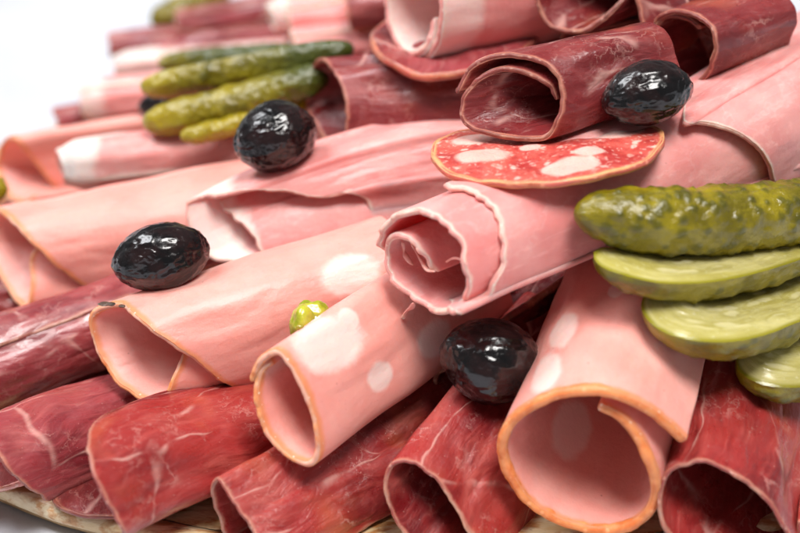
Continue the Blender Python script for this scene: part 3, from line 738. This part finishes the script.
# ------------------------------------------------------------------ platter and table
def wood(name, a, b, st, rough=.5):
    k = NT(name); tc = k.n('ShaderNodeTexCoord').outputs['Object']
    g = k.noise(k.scale(tc, (60, 260, 260)), 1, 5, .6, .4)
    c = k.mix(k.mr(g, .35, .65), a, b)
    s1 = k.noise(k.scale(tc, (90, 260, 200)), 1.2, 5, .62, .3)
    c = k.mix(k.mr(s1, .46, .62, 0, st), c, (.50, .20, .05))
    c = k.mix(k.mr(k.noise(k.scale(tc, (160, 230, 200)), 1.3, 4, .6), .60, .70, 0, st*.6), c, (.10, .025, .008))
    k.set(Base_Color=c, Roughness=rough, Normal=k.bump(k.math('ADD', g, k.math('MULTIPLY', s1, .6)), .5, .0015), Coat_Weight=.15, Coat_Roughness=.2); return k.m
pl = root('platter', (PC[0], PC[1], 0), 'oval pale wooden platter with brown stained rim under the meat pile', 'platter')
def ring(name, prof, mat, cap=False):
    na = 360; V = []
    for (q, z) in prof:
        for j in range(na):
            a = 2*math.pi*j/na; w = .035*nz((math.cos(a)*8, math.sin(a)*8, z*2), 1, 4, 3)
            V.append((PC[0]+(PA*q[0]+q[1]+w)*math.cos(a), PC[1]+(PB*q[0]+q[1]+w)*math.sin(a), z + .02*nz((math.cos(a)*14, math.sin(a)*14, q[1]*3), 1, 9, 2)))
    n = len(prof); F = [(i*na+j, i*na+(j+1) % na, (i+1)*na+(j+1) % na, (i+1)*na+j) for i in range(n-1) for j in range(na)]
    if cap: F.append(tuple((n-1)*na+j for j in range(na)))
    return mesh(name, V, F, mat, pl)
ring('base_ring', [((1,-1.0),.0),((1,-.42),.0),((1,-.22),.10),((1,-.16),.22),((1,-.22),.32),((1,-.6),.36)], wood('tan_wood', (.36,.21,.09), (.52,.34,.17), .25))
ring('rim', [((1,-.45),.30),((1,-.1),.33),((1,0),.42),((1,.03),.55),((1,0),.70),((1,-.10),.78),((1,-.3),.80),((1,-.5),.74),((1,-.7),.66),((1,-.85),.50)], wood('cream_wood', (.70,.50,.27), (.82,.66,.43), .8))
ring('well', [((1,-.80),.60),((1,-2.2),.55),((1,-4),.54),((.3,0),.54),((.05,0),.54)], wood('stained_wood', (.66,.46,.22), (.80,.64,.40), .95), True)

k = NT('white_cloth'); tc = k.n('ShaderNodeTexCoord').outputs['Object']
k.set(Base_Color=k.mix(k.noise(tc, 12, 3), (.50, .52, .58), (.58, .59, .63)), Roughness=.6, Normal=k.bump(k.noise(tc, 900, 3), .15, .0005))
n = 220; xs = np.linspace(-120, 140, n); ys = np.linspace(-60, 160, n); V = []
for x in xs:
    for y in ys:
        d = math.hypot((x-PC[0])/PA, (y-PC[1])/PB)
        h = (.9*nz((x*.09, y*.13, 0), 1, 3, 3) + .5*(1-abs(nz((x*.12+y*.05, y*.06, 2), 1, 6, 2))*3))*min(1, max(0, (d-1.15)*1.6))
        V.append((x, y, -.03 + h*.9 - (0.9 if d < 0 else 0)))
V = [(x, y, z - .35*min(1, max(0, (math.hypot((x-PC[0])/PA, (y-PC[1])/PB)-1.15)*1.6))) for x, y, z in V]
o = mesh('tablecloth', V, grid_faces(n, n), k.m); tag(o, 'white softly creased tablecloth under the platter', 'tablecloth', None, 'structure')

# ------------------------------------------------------------------ light, world, camera
sc = bpy.context.scene
wd = bpy.data.worlds.new('World'); sc.world = wd; wd.use_nodes = True
bg = wd.node_tree.nodes['Background']; bg.inputs[0].default_value = (.97, .98, 1.0, 1); bg.inputs[1].default_value = .19
def area(name, loc, tgt, size, power, col, sy=None):
    l = bpy.data.lights.new(name, 'AREA'); l.energy = power; l.color = col; l.shape = 'RECTANGLE'; l.size = size; l.size_y = sy or size
    o = bpy.data.objects.new(name, l); COL.objects.link(o); o.location = Vector(loc)
    o.rotation_euler = (Vector(tgt)-Vector(loc)).to_track_quat('-Z', 'Y').to_euler(); return o
area('window_light', (-1.05, .25, 1.6), (0, 0, .04), .9, 33, (.95, .97, 1.0), .8)
area('overhead_fill', (.30, -.55, 1.9), (0, .0, .05), .7, 46, (1.0, .97, .94))  # added fill from overhead, brightens roll tops and the large open mouth

cd = bpy.data.cameras.new('camera'); cam = bpy.data.objects.new('camera', cd); COL.objects.link(cam); sc.camera = cam
cam.location = Vector(CAM)*CM
cam.rotation_euler = (math.pi/2 - PITCH, 0, 0)
cd.sensor_width = 36; cd.lens = 36*F/800; cd.clip_start = .01; cd.clip_end = 50
cd.dof.use_dof = True; cd.dof.focus_distance = (DIST-3.0)*CM; cd.dof.aperture_fstop = 8.5
sc.cycles.max_bounces = 6; sc.cycles.diffuse_bounces = 4; sc.cycles.glossy_bounces = 2; sc.cycles.use_adaptive_sampling = True; sc.cycles.adaptive_threshold = .03
sc.view_settings.view_transform = 'Standard'; sc.view_settings.look = 'None'; sc.view_settings.exposure = .10; sc.view_settings.gamma = 1
